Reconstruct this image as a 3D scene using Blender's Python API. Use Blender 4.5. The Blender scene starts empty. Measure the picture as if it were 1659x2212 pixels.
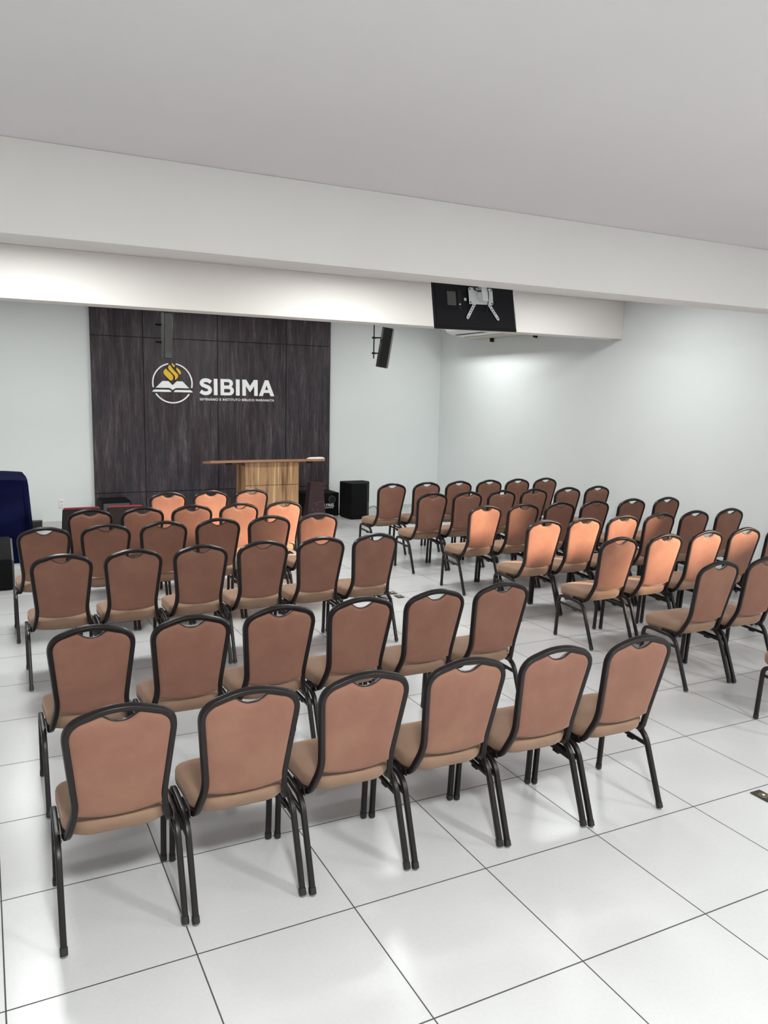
import bpy, bmesh, math, random
from mathutils import Vector, Matrix

random.seed(7)
S = bpy.context.scene
COL = S.collection

# ------------------------------------------------------------------ camera
F_PX, YAW, PITCH, ROLL = 1712.135, math.radians(63.063), math.radians(8.515), math.radians(1.27)
CAM_POS = (0.019, -2.500, 1.940)
cy, sy, cp, sp = math.cos(YAW), math.sin(YAW), math.cos(PITCH), math.sin(PITCH)
Fv = Vector((cy * cp, sy * cp, -sp)); Rv = Vector((sy, -cy, 0)); Uv = Rv.cross(Fv)
R2 = math.cos(ROLL) * Rv + math.sin(ROLL) * Uv
U2 = -math.sin(ROLL) * Rv + math.cos(ROLL) * Uv
cd = bpy.data.cameras.new('camera')
cam = bpy.data.objects.new('camera', cd); COL.objects.link(cam)
cd.sensor_fit = 'VERTICAL'; cd.sensor_height = 24.0; cd.lens = F_PX / 2212 * 24.0
cd.clip_start = 0.05; cd.clip_end = 100
cam.matrix_world = Matrix(((R2.x, U2.x, -Fv.x, CAM_POS[0]), (R2.y, U2.y, -Fv.y, CAM_POS[1]),
                           (R2.z, U2.z, -Fv.z, CAM_POS[2]), (0, 0, 0, 1)))
S.camera = cam

# ------------------------------------------------------------------ light
S.view_settings.view_transform = 'Standard'; S.view_settings.look = 'None'
S.view_settings.gamma = 1.0; S.view_settings.use_curve_mapping = False
S.view_settings.exposure = 0.22
w = bpy.data.worlds.new('world'); S.world = w; w.use_nodes = True
w.node_tree.nodes['Background'].inputs[0].default_value = (0.75, 0.82, 0.9, 1)
w.node_tree.nodes['Background'].inputs[1].default_value = 0.3

CEIL_Z = 3.11
def panel_lamp(x, y, power, col=(0.97, 1.0, 0.985), sx=0.6, sy_=0.6):
    l = bpy.data.lights.new('ceiling_panel_light', 'AREA'); l.shape = 'RECTANGLE'
    l.size = sx; l.size_y = sy_; l.energy = power; l.color = col
    o = bpy.data.objects.new('ceiling_panel_light', l); COL.objects.link(o)
    o.location = (x, y, CEIL_Z - 0.03)
for lx, ly, lp in ((0.4, -2.4, 128), (3.25, -2.4, 78), (6.2, -2.4, 84),
                   (0.45, 3.9, 54), (3.3, 3.9, 50), (5.75, 3.9, 26),
                   (0.45, 7.3, 39), (3.3, 7.3, 39)):
    panel_lamp(lx, ly, lp, sx=0.38, sy_=0.38) if ly < 0 else panel_lamp(lx, ly, lp)
panel_lamp(6.27, 7.6, 27, sx=0.12, sy_=1.2)
# low warm sun through the opening in the right wall, out of the picture
sl = bpy.data.lights.new('sun', 'SUN'); sl.energy = 15.0; sl.angle = math.radians(8); sl.color = (1.0, 0.76, 0.54)
so = bpy.data.objects.new('sun', sl); COL.objects.link(so)
so.rotation_euler = Vector((-0.69, 0.69, -0.22)).to_track_quat('-Z', 'Y').to_euler()

# ------------------------------------------------------------------ materials
def lin(c):
    return tuple(((v / 255) / 12.92 if v / 255 <= 0.04045 else ((v / 255 + 0.055) / 1.055) ** 2.4) for v in c) + (1.0,)

class NT:
    def __init__(s, name):
        s.m = bpy.data.materials.new(name); s.m.use_nodes = True
        s.t = s.m.node_tree; s.b = s.t.nodes['Principled BSDF']
    def n(s, typ, **kw):
        nd = s.t.nodes.new(typ)
        for k, v in kw.items(): setattr(nd, k, v)
        return nd
    def l(s, a, b): s.t.links.new(a, b)
    def val(s, x):
        return x
    def math(s, op, a, b=None, clamp=False):
        nd = s.n('ShaderNodeMath', operation=op); nd.use_clamp = clamp
        for i, v in enumerate((a, b)):
            if v is None: continue
            if isinstance(v, (int, float)): nd.inputs[i].default_value = v
            else: s.l(v, nd.inputs[i])
        return nd.outputs[0]
    def coord(s, scale=(1, 1, 1), kind='Object'):
        tc = s.n('ShaderNodeTexCoord'); mp = s.n('ShaderNodeMapping')
        mp.inputs['Scale'].default_value = scale
        s.l(tc.outputs[kind], mp.inputs['Vector']); return mp.outputs[0]
    def noise(s, vec, scale, detail=4, rough=0.55):
        nd = s.n('ShaderNodeTexNoise'); nd.inputs['Scale'].default_value = scale
        nd.inputs['Detail'].default_value = detail; nd.inputs['Roughness'].default_value = rough
        if vec is not None: s.l(vec, nd.inputs['Vector'])
        return nd.outputs['Fac']
    def ramp(s, fac, stops):
        nd = s.n('ShaderNodeValToRGB'); e = nd.color_ramp.elements
        e[0].position, e[0].color = stops[0]; e[1].position, e[1].color = stops[-1]
        for p, c in stops[1:-1]:
            x = e.new(p); x.color = c
        s.l(fac, nd.inputs[0]); return nd.outputs[0]
    def bump(s, h, strength, dist):
        nd = s.n('ShaderNodeBump'); nd.inputs['Strength'].default_value = strength
        nd.inputs['Distance'].default_value = dist
        s.l(h, nd.inputs['Height']); s.l(nd.outputs[0], s.b.inputs['Normal'])

def plain(name, rgb, rough=0.5, metal=0.0, var=0.08, vscale=6.0, bump=0.0, bscale=80, spec=0.5):
    t = NT(name); c = lin(rgb)
    v = t.coord()
    d = tuple(x * (1 - var) for x in c[:3]) + (1,); e = tuple(min(1, x * (1 + var)) for x in c[:3]) + (1,)
    t.l(t.ramp(t.noise(v, vscale), [(0.3, d), (0.7, e)]), t.b.inputs['Base Color'])
    t.b.inputs['Roughness'].default_value = rough; t.b.inputs['Metallic'].default_value = metal
    t.b.inputs['Specular IOR Level'].default_value = spec
    if bump: t.bump(t.noise(v, bscale, 3), bump, 0.002)
    return t.m

M = {}
M['wall'] = plain('wall_paint', (222, 226, 225), 0.62, var=0.012, vscale=1.5, bump=0.18, bscale=55, spec=0.35)
M['ceil'] = plain('ceiling_paint', (227, 222, 224), 0.85, var=0.015, vscale=0.9, bump=0.10, bscale=30, spec=0.2)
M['beam'] = plain('beam_paint', (236, 232, 229), 0.8, var=0.012, vscale=1.2, bump=0.10, bscale=40, spec=0.2)
M['base'] = plain('baseboard_tile', (196, 197, 194), 0.4, var=0.03)
M['frame'] = plain('brown_enamel_tube', (25, 18, 19), 0.36, metal=0.0, var=0.15, vscale=14, spec=0.32)
M['cap'] = plain('black_rubber_cap', (22, 20, 21), 0.5)
M['glide'] = plain('grey_plastic_glide', (120, 121, 122), 0.3)
M['board'] = plain('seat_underside', (34, 28, 27), 0.6)
M['black'] = plain('black_plastic', (10, 10, 12), 0.5, var=0.2)
M['carpet'] = plain('black_cabinet_carpet', (9, 9, 11), 0.8, spec=0.2, var=0.3, vscale=120, bump=0.3, bscale=300)
M['grille'] = plain('charcoal_grille', (70, 71, 72), 0.55, var=0.25, vscale=90, bump=0.3, bscale=260)
M['grille2'] = plain('grey_grille', (112, 113, 113), 0.55, var=0.2, vscale=90, bump=0.3, bscale=260)
M['tvback'] = plain('tv_back_plastic', (9, 11, 19), 0.45, var=0.1, spec=0.3)
M['blue'] = plain('navy_cloth', (4, 8, 42), 0.9, spec=0.08, var=0.25, vscale=5)
M['red'] = plain('dark_red_vinyl', (118, 34, 52), 0.45)
M['white'] = plain('white_acrylic', (250, 250, 251), 0.5, var=0.01)
M['yellow'] = plain('gold_acrylic', (240, 192, 44), 0.5, var=0.03)
M['wmetal'] = plain('white_steel', (222, 224, 226), 0.4, var=0.02)
M['plastic'] = plain('white_plastic', (232, 232, 228), 0.4, var=0.01)
M['beige'] = plain('yellowed_plastic', (198, 190, 172), 0.5, var=0.03)
M['dark'] = plain('dark_slot', (24, 24, 26), 0.6)
M['plate'] = plain('floor_plate_metal', (62, 60, 56), 0.42, metal=0.4, var=0.3, vscale=40)
M['brass'] = plain('worn_brass', (112, 100, 76), 0.4, metal=0.5, var=0.3, vscale=60)
M['sticker'] = plain('grey_sticker', (84, 86, 82), 0.5)
M['stand'] = plain('brown_painted_wood', (66, 45, 48), 0.38, var=0.15, vscale=5)
M['scratch'] = plain('bare_scratch', (150, 128, 124), 0.7)
M['cord'] = plain('cord', (18, 18, 18), 0.5)
M['wire'] = plain('white_cord', (215, 215, 212), 0.5)
M['paper'] = plain('white_paper', (240, 240, 236), 0.7, var=0.02)

def fabric(name, stops):
    t = NT(name); v = t.coord()
    oi = t.n('ShaderNodeObjectInfo')
    add = t.n('ShaderNodeVectorMath', operation='ADD'); mul = t.n('ShaderNodeMath', operation='MULTIPLY')
    t.l(oi.outputs['Random'], mul.inputs[0]); mul.inputs[1].default_value = 37.0
    t.l(v, add.inputs[0]); t.l(mul.outputs[0], add.inputs[1])
    vec = add.outputs[0]
    n1 = t.noise(vec, 5.5, 3, 0.6)
    c = t.ramp(n1, [(0.25, lin(stops[0])), (0.5, lin(stops[1])), (0.8, lin(stops[2]))])
    t.l(c, t.b.inputs['Base Color'])
    t.b.inputs['Roughness'].default_value = 0.85
    t.b.inputs['Specular IOR Level'].default_value = 0.2
    t.b.inputs['Sheen Weight'].default_value = 0.35; t.b.inputs['Sheen Roughness'].default_value = 0.4
    t.b.inputs['Sheen Tint'].default_value = lin((255, 222, 200))
    weave = t.noise(v, 420, 2)
    soft = t.noise(vec, 11, 2)
    h = t.math('ADD', t.math('MULTIPLY', weave, 0.06), t.math('MULTIPLY', soft, 1.0))
    t.bump(h, 0.22, 0.012)
    return t.m
M['fabric'] = fabric('salmon_velour', ((127, 89, 75), (134, 95, 81), (141, 105, 86)))
M['seatfab'] = fabric('tan_velour', ((130, 103, 86), (137, 110, 92), (143, 117, 98)))

def floor_mat():
    t = NT('grey_porcelain_tile')
    tc = t.n('ShaderNodeTexCoord'); sx = t.n('ShaderNodeSeparateXYZ'); t.l(tc.outputs['Object'], sx.inputs[0])
    T = 0.6
    def line(o, half):
        f = t.math('FRACT', t.math('ADD', t.math('DIVIDE', o, T), 100.5))
        d = t.math('MULTIPLY', t.math('ABSOLUTE', t.math('SUBTRACT', f, 0.5)), T)
        return t.math('LESS_THAN', d, half)
    g = t.math('MAXIMUM', line(sx.outputs[0], 0.0025), line(sx.outputs[1], 0.0028))
    # cell random
    fl = t.n('ShaderNodeVectorMath', operation='SCALE'); fl.inputs['Scale'].default_value = 1 / T
    cxy = t.n('ShaderNodeCombineXYZ'); t.l(sx.outputs[0], cxy.inputs[0]); t.l(sx.outputs[1], cxy.inputs[1]); t.l(cxy.outputs[0], fl.inputs[0])
    fr = t.n('ShaderNodeVectorMath', operation='FLOOR'); t.l(fl.outputs[0], fr.inputs[0])
    wn = t.n('ShaderNodeTexWhiteNoise'); t.l(fr.outputs[0], wn.inputs['Vector'])
    n1 = t.noise(tc.outputs['Object'], 2.6, 2, 0.5)
    n2 = t.noise(tc.outputs['Object'], 60, 3, 0.6)
    mixv = t.math('ADD', t.math('MULTIPLY', n1, 0.45), t.math('ADD', t.math('MULTIPLY', n2, 0.45), t.math('MULTIPLY', wn.outputs[0], 0.10)))
    c = t.ramp(mixv, [(0.25, lin((188, 188, 188))), (0.5, lin((193, 193, 193))), (0.75, lin((198, 198, 198)))])
    mx = t.n('ShaderNodeMix', data_type='RGBA'); t.l(g, mx.inputs['Factor']); t.l(c, mx.inputs['A'])
    mx.inputs['B'].default_value = lin((66, 64, 63))
    t.l(mx.outputs['Result'], t.b.inputs['Base Color'])
    r = 0.26
    t.l(t.math('ADD', t.math('MULTIPLY', g, 0.5), r), t.b.inputs['Roughness'])
    h = t.math('SUBTRACT', 1.0, g)
    t.bump(h, 0.25, 0.0015)
    t.b.inputs['Specular IOR Level'].default_value = 0.5
    return t.m
M['floor'] = floor_mat()

def panel_wood():
    t = NT('charcoal_plum_woodgrain')
    v = t.coord((7, 7, 0.8), 'Object'); v2 = t.coord((34, 34, 1.7), 'Object'); v3 = t.coord((0.9, 0.9, 0.55), 'Object'); v4 = t.coord((80, 80, 5.0), 'Object')
    n1 = t.noise(v, 1.5, 7, 0.72); n2 = t.noise(v2, 1.2, 7, 0.75); n3 = t.noise(v3, 1.4, 3, 0.6); n4 = t.noise(v4, 1.0, 4, 0.7)
    f = t.math('ADD', t.math('MULTIPLY', n1, 0.40), t.math('ADD', t.math('MULTIPLY', n2, 0.40), t.math('MULTIPLY', n4, 0.20)))
    c1 = t.ramp(f, [(0.36, lin((22, 20, 25))), (0.47, lin((44, 40, 46))), (0.54, lin((66, 60, 65))), (0.66, lin((118, 109, 112)))])
    c2 = t.ramp(f, [(0.36, lin((24, 17, 20))), (0.47, lin((47, 37, 42))), (0.54, lin((70, 58, 63))), (0.66, lin((119, 108, 111)))])
    mx = t.n('ShaderNodeMix', data_type='RGBA')
    t.l(t.ramp(n3, [(0.4, (0, 0, 0, 1)), (0.6, (1, 1, 1, 1))]), mx.inputs['Factor'])
    t.l(c1, mx.inputs['A']); t.l(c2, mx.inputs['B'])
    t.l(mx.outputs['Result'], t.b.inputs['Base Color'])
    t.b.inputs['Roughness'].default_value = 0.46; t.b.inputs['Specular IOR Level'].default_value = 0.4
    t.bump(f, 0.25, 0.003)
    return t.m
M['panel'] = panel_wood()

def desk_wood():
    t = NT('striped_walnut_laminate')
    v = t.coord((8.5, 8.5, 0.5)); v2 = t.coord((38, 38, 1.2))
    n1 = t.noise(v, 2.0, 3, 0.55); n2 = t.noise(v2, 1.4, 5, 0.65)
    f = t.math('ADD', t.math('MULTIPLY', n1, 0.75), t.math('MULTIPLY', n2, 0.25))
    c = t.ramp(f, [(0.36, lin((112, 80, 54))), (0.44, lin((164, 124, 88))), (0.50, lin((196, 155, 112))), (0.55, lin((180, 139, 98))), (0.64, lin((236, 200, 150)))])
    t.l(c, t.b.inputs['Base Color']); t.b.inputs['Roughness'].default_value = 0.4
    return t.m
M['desk'] = desk_wood()
M['desktop'] = plain('walnut_edge', (166, 124, 94), 0.4, var=0.12, vscale=8)

# ------------------------------------------------------------------ mesh helpers
def finish(bm, name, mat, parent=None, smooth=True, angle=38):
    bmesh.ops.recalc_face_normals(bm, faces=bm.faces[:])
    me = bpy.data.meshes.new(name); bm.to_mesh(me); bm.free()
    me.materials.append(M[mat])
    if smooth:
        me.shade_smooth(); me.set_sharp_from_angle(angle=math.radians(angle))
    o = bpy.data.objects.new(name, me); COL.objects.link(o)
    if parent: o.parent = parent
    return o

def box(bm, x0, x1, y0, y1, z0, z1, bev=0.0, seg=2):
    r = bmesh.ops.create_cube(bm, size=1.0)
    vs = r['verts']
    for v in vs:
        v.co = Vector(((x0 + x1) / 2 + v.co.x * (x1 - x0), (y0 + y1) / 2 + v.co.y * (y1 - y0), (z0 + z1) / 2 + v.co.z * (z1 - z0)))
    if bev:
        es = list({e for v in vs for e in v.link_edges})
        bmesh.ops.bevel(bm, geom=es, offset=bev, segments=seg, affect='EDGES', profile=0.6)

def boxobj(name, mat, dims, parent=None, bev=0.0):
    bm = bmesh.new(); box(bm, *dims, bev=bev); return finish(bm, name, mat, parent)

def cyl(bm, p0, p1, r0, r1=None, n=16):
    r1 = r0 if r1 is None else r1
    p0, p1 = Vector(p0), Vector(p1); ax = (p1 - p0).normalized()
    u = ax.orthogonal().normalized(); v = ax.cross(u)
    a = [bm.verts.new(p0 + r0 * (math.cos(2 * math.pi * i / n) * u + math.sin(2 * math.pi * i / n) * v)) for i in range(n)]
    b = [bm.verts.new(p1 + r1 * (math.cos(2 * math.pi * i / n) * u + math.sin(2 * math.pi * i / n) * v)) for i in range(n)]
    for i in range(n): bm.faces.new((a[i], a[(i + 1) % n], b[(i + 1) % n], b[i]))
    bm.faces.new(a[::-1]); bm.faces.new(b)

def prism(bm, poly, axis, a, b):
    """extrude 2D polygon between a and b along axis ('x','y','z')"""
    def P(u, v, t): return {'x': (t, u, v), 'y': (u, t, v), 'z': (u, v, t)}[axis]
    A = [bm.verts.new(P(u, v, a)) for u, v in poly]; B = [bm.verts.new(P(u, v, b)) for u, v in poly]
    n = len(poly)
    for i in range(n): bm.faces.new((A[i], A[(i + 1) % n], B[(i + 1) % n], B[i]))
    bm.faces.new(A[::-1]); bm.faces.new(B)

def fillet(pts, rad, seg=7):
    P = [Vector(p) for p in pts]; out = [P[0]]
    for i in range(1, len(P) - 1):
        r = rad[i] if isinstance(rad, (list, tuple)) else rad
        if r <= 0: out.append(P[i]); continue
        a = P[i] + (P[i - 1] - P[i]).normalized() * min(r, 0.49 * (P[i - 1] - P[i]).length if i > 1 else (P[i - 1] - P[i]).length)
        c = P[i] + (P[i + 1] - P[i]).normalized() * min(r, 0.49 * (P[i + 1] - P[i]).length if i < len(P) - 2 else (P[i + 1] - P[i]).length)
        for k in range(seg + 1):
            t = k / seg; out.append((1 - t) ** 2 * a + 2 * t * (1 - t) * P[i] + t * t * c)
    out.append(P[-1]); return out

def rrect(wd, dp, r, seg=3):
    out = []
    for cx, cy_, a0 in ((1, 1, 0), (-1, 1, 90), (-1, -1, 180), (1, -1, 270)):
        for k in range(seg + 1):
            a = math.radians(a0 + 90 * k / seg)
            out.append((cx * (wd / 2 - r) + r * math.cos(a), cy_ * (dp / 2 - r) + r * math.sin(a)))
    return out

def sweep(bm, pts, prof, ref):
    """prof in (a,b); a along ref-ish normal, transported along the path"""
    P = [Vector(p) for p in pts]; n = len(P)
    T = [((P[min(i + 1, n - 1)] - P[max(i - 1, 0)]).normalized()) for i in range(n)]
    A = Vector(ref); A = (A - A.dot(T[0]) * T[0]).normalized()
    rings = []
    for i in range(n):
        if i:
            q = T[i - 1].rotation_difference(T[i]); A = q @ A
            A = (A - A.dot(T[i]) * T[i]).normalized()
        Bv = T[i].cross(A)
        rings.append([bm.verts.new(P[i] + a * A + b * Bv) for a, b in prof])
    m = len(prof)
    for i in range(n - 1):
        for j in range(m):
            bm.faces.new((rings[i][j], rings[i][(j + 1) % m], rings[i + 1][(j + 1) % m], rings[i + 1][j]))
    bm.faces.new(rings[0][::-1]); bm.faces.new(rings[-1])

def tag(o, label, cat, group=None):
    o['label'] = label; o['category'] = cat
    if group: o['group'] = group
    return o

def thing(name, label, cat, loc=(0, 0, 0), rz=0.0, group=None):
    o = bpy.data.objects.new(name, None); COL.objects.link(o)
    o.location = loc; o.rotation_euler = (0, 0, rz); o.empty_display_size = 0.1
    return tag(o, label, cat, group)

def struct(o, label=None, cat=None):
    o['kind'] = 'structure'
    if label: o['label'] = label
    if cat: o['category'] = cat
    return o

def dup(root, loc, rz):
    r = root.copy(); COL.objects.link(r); r.location = loc; r.rotation_euler = (0, 0, rz)
    for ch in list(root.children):
        c = ch.copy(); COL.objects.link(c); c.parent = r
        for g in list(ch.children):
            d = g.copy(); COL.objects.link(d); d.parent = c
    return r

def curve_mesh(name, splines, mat, depth, to_world, parent):
    """filled planar outline (even-odd holes) -> mesh with thickness; splines in 2D"""
    cu = bpy.data.curves.new(name, 'CURVE'); cu.dimensions = '2D'; cu.fill_mode = 'BOTH'; cu.extrude = depth / 2
    for sp_ in splines:
        s_ = cu.splines.new('POLY'); s_.points.add(len(sp_) - 1); s_.use_cyclic_u = True
        for p, (x, z) in zip(s_.points, sp_): p.co = (x, z, 0, 1)
    return _cv(name, cu, mat, to_world, parent)

def _cv(name, cu, mat, to_world, parent, post=None):
    tmp = bpy.data.objects.new('tmp', cu); COL.objects.link(tmp)
    dg = bpy.context.evaluated_depsgraph_get(); dg.update()
    me = bpy.data.meshes.new_from_object(tmp.evaluated_get(dg))
    bpy.data.objects.remove(tmp); bpy.data.curves.remove(cu)
    if post: post(me)
    for v in me.vertices: v.co = to_world(v.co)
    me.name = name; me.materials.clear(); me.materials.append(M[mat])
    o = bpy.data.objects.new(name, me); COL.objects.link(o)
    if parent: o.parent = parent
    return o

def text_mesh(name, body, mat, depth, to_world, parent, width, cap, offset=0.0, shear=0.0, spacing=1.0):
    cu = bpy.data.curves.new(name, 'FONT'); cu.body = body; cu.size = 1.0; cu.extrude = 0.02
    cu.offset = offset; cu.shear = shear; cu.space_character = spacing
    def post(me):
        xs = [v.co.x for v in me.vertices]; x0, x1 = min(xs), max(xs)
        zs = [v.co.z for v in me.vertices]; dz = max(zs) - min(zs)
        for v in me.vertices:
            v.co.x = (v.co.x - x0) / (x1 - x0) * width
            v.co.y = v.co.y / 0.69 * cap
            v.co.z = v.co.z / max(dz, 1e-6) * depth
    return _cv(name, cu, mat, to_world, parent, post)

# ------------------------------------------------------------------ room
XL, XR, YF, YB = -2.6, 7.11, -5.2, 9.434
bm = bmesh.new(); box(bm, XL - .2, XR + .2, YF - .2, YB + .2, -0.12, 0.0)
struct(finish(bm, 'floor', 'floor', smooth=False))
bm = bmesh.new(); box(bm, XL - .2, XR + .2, YF - .2, YB + .2, CEIL_Z, CEIL_Z + 0.15)
struct(finish(bm, 'ceiling', 'ceil', smooth=False))
bm = bmesh.new(); box(bm, XL - .2, XR + .2, YB, YB + 0.2, 0, CEIL_Z)
struct(finish(bm, 'wall_back', 'wall', smooth=False))
bm = bmesh.new(); box(bm, XL - .2, XR + .2, YF - .2, YF, 0, CEIL_Z)
struct(finish(bm, 'wall_front', 'wall', smooth=False))
bm = bmesh.new(); box(bm, XL - .2, XL, YF, YB, 0, CEIL_Z)
struct(finish(bm, 'wall_left', 'wall', smooth=False))
# right wall with a window opening beside the camera (outside the picture)
OY0, OY1, OZ0, OZ1 = -0.74, 1.32, 1.20, 2.62
bm = bmesh.new()
ys = [YF, OY0, OY1, YB]; zs = [0, OZ0, OZ1, CEIL_Z]
box(bm, XR, XR + .2, YF, OY0, 0, CEIL_Z); box(bm, XR, XR + .2, OY1, YB, 0, CEIL_Z)
box(bm, XR, XR + .2, OY0, OY1, 0, OZ0); box(bm, XR, XR + .2, OY0, OY1, OZ1, CEIL_Z)
struct(finish(bm, 'wall_right', 'wall', smooth=False))

def beam(y0, y1, z0):
    bm = bmesh.new(); box(bm, XL, XR, y0, y1, z0, CEIL_Z, bev=0.006, seg=2)
    return finish(bm, 'ceiling_beam', 'beam')
struct(beam(1.885, 2.150, 2.665), 'wide white ceiling beam nearest the viewer, spanning the whole room', 'beam')
struct(beam(5.09, 5.36, 2.665), 'white ceiling beam farther back, above the stage front', 'beam')
bm = bmesh.new(); box(bm, XL, 1.40, YB - .012, YB, 0, 0.055); box(bm, 5.05, XR, YB - .012, YB, 0, 0.055)
struct(finish(bm, 'baseboard_back', 'base', smooth=False))
bm = bmesh.new(); box(bm, XR - .012, XR, 1.2, YB - .012, 0, 0.055)
struct(finish(bm, 'baseboard_right', 'base', smooth=False))

# ------------------------------------------------------------------ wall panel with boards
pt = thing('wall_panel', 'dark charcoal wood-grain wall panel covering the middle of the back wall', 'wall panel', (3.228, 9.41, 0))
bxs = [1.416, 2.132, 3.213, 4.292, 5.040]; bzs = [0.0, 0.43, 2.655, CEIL_Z]
bm = bmesh.new(); box(bm, 1.420, 5.036, 9.400, YB, 0.0, CEIL_Z - .001)
o = finish(bm, 'backing', 'dark', smooth=False); o.data.transform(Matrix.Translation((-3.228, -9.41, 0))); o.parent = pt
for i in range(4):
    for j in range(3):
        bm = bmesh.new(); g = 0.0048
        box(bm, bxs[i] + (g if i else 0), bxs[i + 1] - (g if i < 3 else 0), 9.385, 9.402,
            bzs[j] + (g if j else 0.002), bzs[j + 1] - g, bev=0.002, seg=1)
        o = finish(bm, 'board', 'panel', smooth=False)
        o.data.transform(Matrix.Translation((-3.228, -9.41, 0))); o.parent = pt

# ------------------------------------------------------------------ logo sign
SX, SZ, SY = 2.54, 2.018, 9.378
sg = thing('wall_sign', 'white and gold open book emblem with SIBIMA lettering on the dark panel', 'sign', (SX, SY, SZ))
def flat(c): return Vector((c.x, -c.z, c.y))
def arc(a0, a1, r0=0.274, r1=0.293, n=40):
    o_ = [(r1 * math.cos(a0 + (a1 - a0) * k / n), r1 * math.sin(a0 + (a1 - a0) * k / n)) for k in range(n + 1)]
    i_ = [(r0 * math.cos(a0 + (a1 - a0) * k / n), r0 * math.sin(a0 + (a1 - a0) * k / n)) for k in range(n + 1)]
    return o_ + i_[::-1]
D = math.radians
for a0, a1 in ((101.5, 192.8), (-12.8, 80.0), (212.5, 327.5)):
    curve_mesh('ring_arc', [arc(D(a0), D(a1))], 'white', 0.014, flat, sg)
def chaikin(p, it=2):
    for _ in range(it):
        q = []
        for i in range(len(p)):
            a, b = p[i], p[(i + 1) % len(p)]
            q += [(a[0] * .75 + b[0] * .25, a[1] * .75 + b[1] * .25), (a[0] * .25 + b[0] * .75, a[1] * .25 + b[1] * .75)]
        p = q
    return p
flames = [
 [(-0.087, 0.212), (-0.116, 0.186), (-0.131, 0.158), (-0.122, 0.128), (-0.083, 0.087), (-0.022, 0.029), (0.005, 0.054), (0.013, 0.089), (-0.003, 0.12), (-0.042, 0.159), (-0.075, 0.188)],
 [(-0.034, 0.266), (-0.054, 0.247), (-0.062, 0.222), (-0.052, 0.197), (-0.003, 0.146), (0.032, 0.112), (0.041, 0.081), (0.033, 0.042), (0.072, 0.078), (0.084, 0.105), (0.077, 0.131), (0.042, 0.166), (-0.014, 0.228)],
 [(-0.002, 0.294), (-0.009, 0.279), (-0.001, 0.257), (0.028, 0.227), (0.038, 0.249), (0.03, 0.26)],
 [(0.059, 0.230), (0.052, 0.212), (0.065, 0.184), (0.11, 0.122), (0.122, 0.141), (0.123, 0.17), (0.1, 0.198)]]
for f in flames: curve_mesh('flame', [chaikin(f, 1)], 'yellow', 0.014, flat, sg)
curve_mesh('book', [[(-0.242, -0.069), (-0.144, 0.030), (-0.061, 0.030), (0, -0.029), (0.061, 0.030), (0.144, 0.030), (0.242, -0.069), (0.049, -0.069), (0.027, -0.078), (0, -0.098), (-0.027, -0.078), (-0.049, -0.069)]], 'white', 0.014, flat, sg)
bar = [(-0.296, -0.128), (-0.277, -0.105), (-0.257, -0.096), (-0.047, -0.096), (-0.029, -0.107), (-0.016, -0.128)]
curve_mesh('book_edge', [bar], 'white', 0.014, flat, sg)
curve_mesh('book_edge', [[(-x, z) for x, z in bar][::-1]], 'white', 0.014, flat, sg)
def lt(splines): curve_mesh('letter', [[(x - SX, z - SZ) for x, z in s_] for s_ in splines], 'white', 0.016, flat, sg)
Z0, Z1 = 1.857, 2.099
def stroke(pts, hw):
    C = []
    P = [pts[0]] + pts + [pts[-1]]
    for i in range(1, len(P) - 2):
        for k in range(6):
            t = k / 6
            q = []
            for d in (0, 1):
                p0, p1, p2, p3 = P[i - 1][d], P[i][d], P[i + 1][d], P[i + 2][d]
                q.append(0.5 * (2 * p1 + (p2 - p0) * t + (2 * p0 - 5 * p1 + 4 * p2 - p3) * t * t + (3 * p1 - p0 - 3 * p2 + p3) * t ** 3))
            C.append(q)
    C.append(list(pts[-1])); Lh, Rh = [], []
    for i in range(len(C)):
        a, b = C[max(i - 1, 0)], C[min(i + 1, len(C) - 1)]
        tx, tz = b[0] - a[0], b[1] - a[1]; l = math.hypot(tx, tz) or 1
        Lh.append((C[i][0] - tz / l * hw, C[i][1] + tx / l * hw)); Rh.append((C[i][0] + tz / l * hw, C[i][1] - tx / l * hw))
    return Lh + Rh[::-1]
lt([stroke([(3.104, 2.046), (3.070, 2.067), (3.030, 2.075), (2.987, 2.066), (2.966, 2.037), (2.979, 2.006), (3.027, 1.986), (3.074, 1.966), (3.092, 1.930), (3.075, 1.897), (3.032, 1.882), (2.987, 1.889), (2.950, 1.912)], 0.0275)])
lt([[(3.149, Z0), (3.205, Z0), (3.205, Z1), (3.149, Z1)]])
def lobe(cx, cz, rx, rz, a0, a1, n=10): return [(cx + rx * math.cos(D(a0 + (a1 - a0) * k / n)), cz + rz * math.sin(D(a0 + (a1 - a0) * k / n))) for k in range(n + 1)]
lt([[(3.251, Z0)] + lobe(3.386, 1.926, 0.071, 0.069, -90, 62) + lobe(3.378, 2.0365, 0.063, 0.0625, -48, 90) + [(3.251, Z1)],
    [(3.304, 1.900)] + lobe(3.376, 1.9265, 0.027, 0.0265, -90, 90)[0:] + [(3.304, 1.953)],
    [(3.304, 2.004)] + lobe(3.368, 2.0295, 0.024, 0.0255, -90, 90) + [(3.304, 2.055)]])
lt([[(3.488, Z0), (3.546, Z0), (3.546, Z1), (3.488, Z1)]])
lt([[(3.588, Z0), (3.643, Z0), (3.643, 2.005), (3.703, 1.914), (3.713, 1.914), (3.775, 2.005), (3.775, Z0), (3.830, Z0), (3.830, Z1), (3.770, Z1), (3.709, 2.004), (3.648, Z1), (3.588, Z1)]])
lt([[(3.850, Z0), (3.909, Z0), (3.929, 1.906), (4.017, 1.906), (4.037, Z0), (4.096, Z0), (4.001, Z1), (3.945, Z1)], [(3.947, 1.952), (3.999, 1.952), (3.973, 2.020)]])
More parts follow.
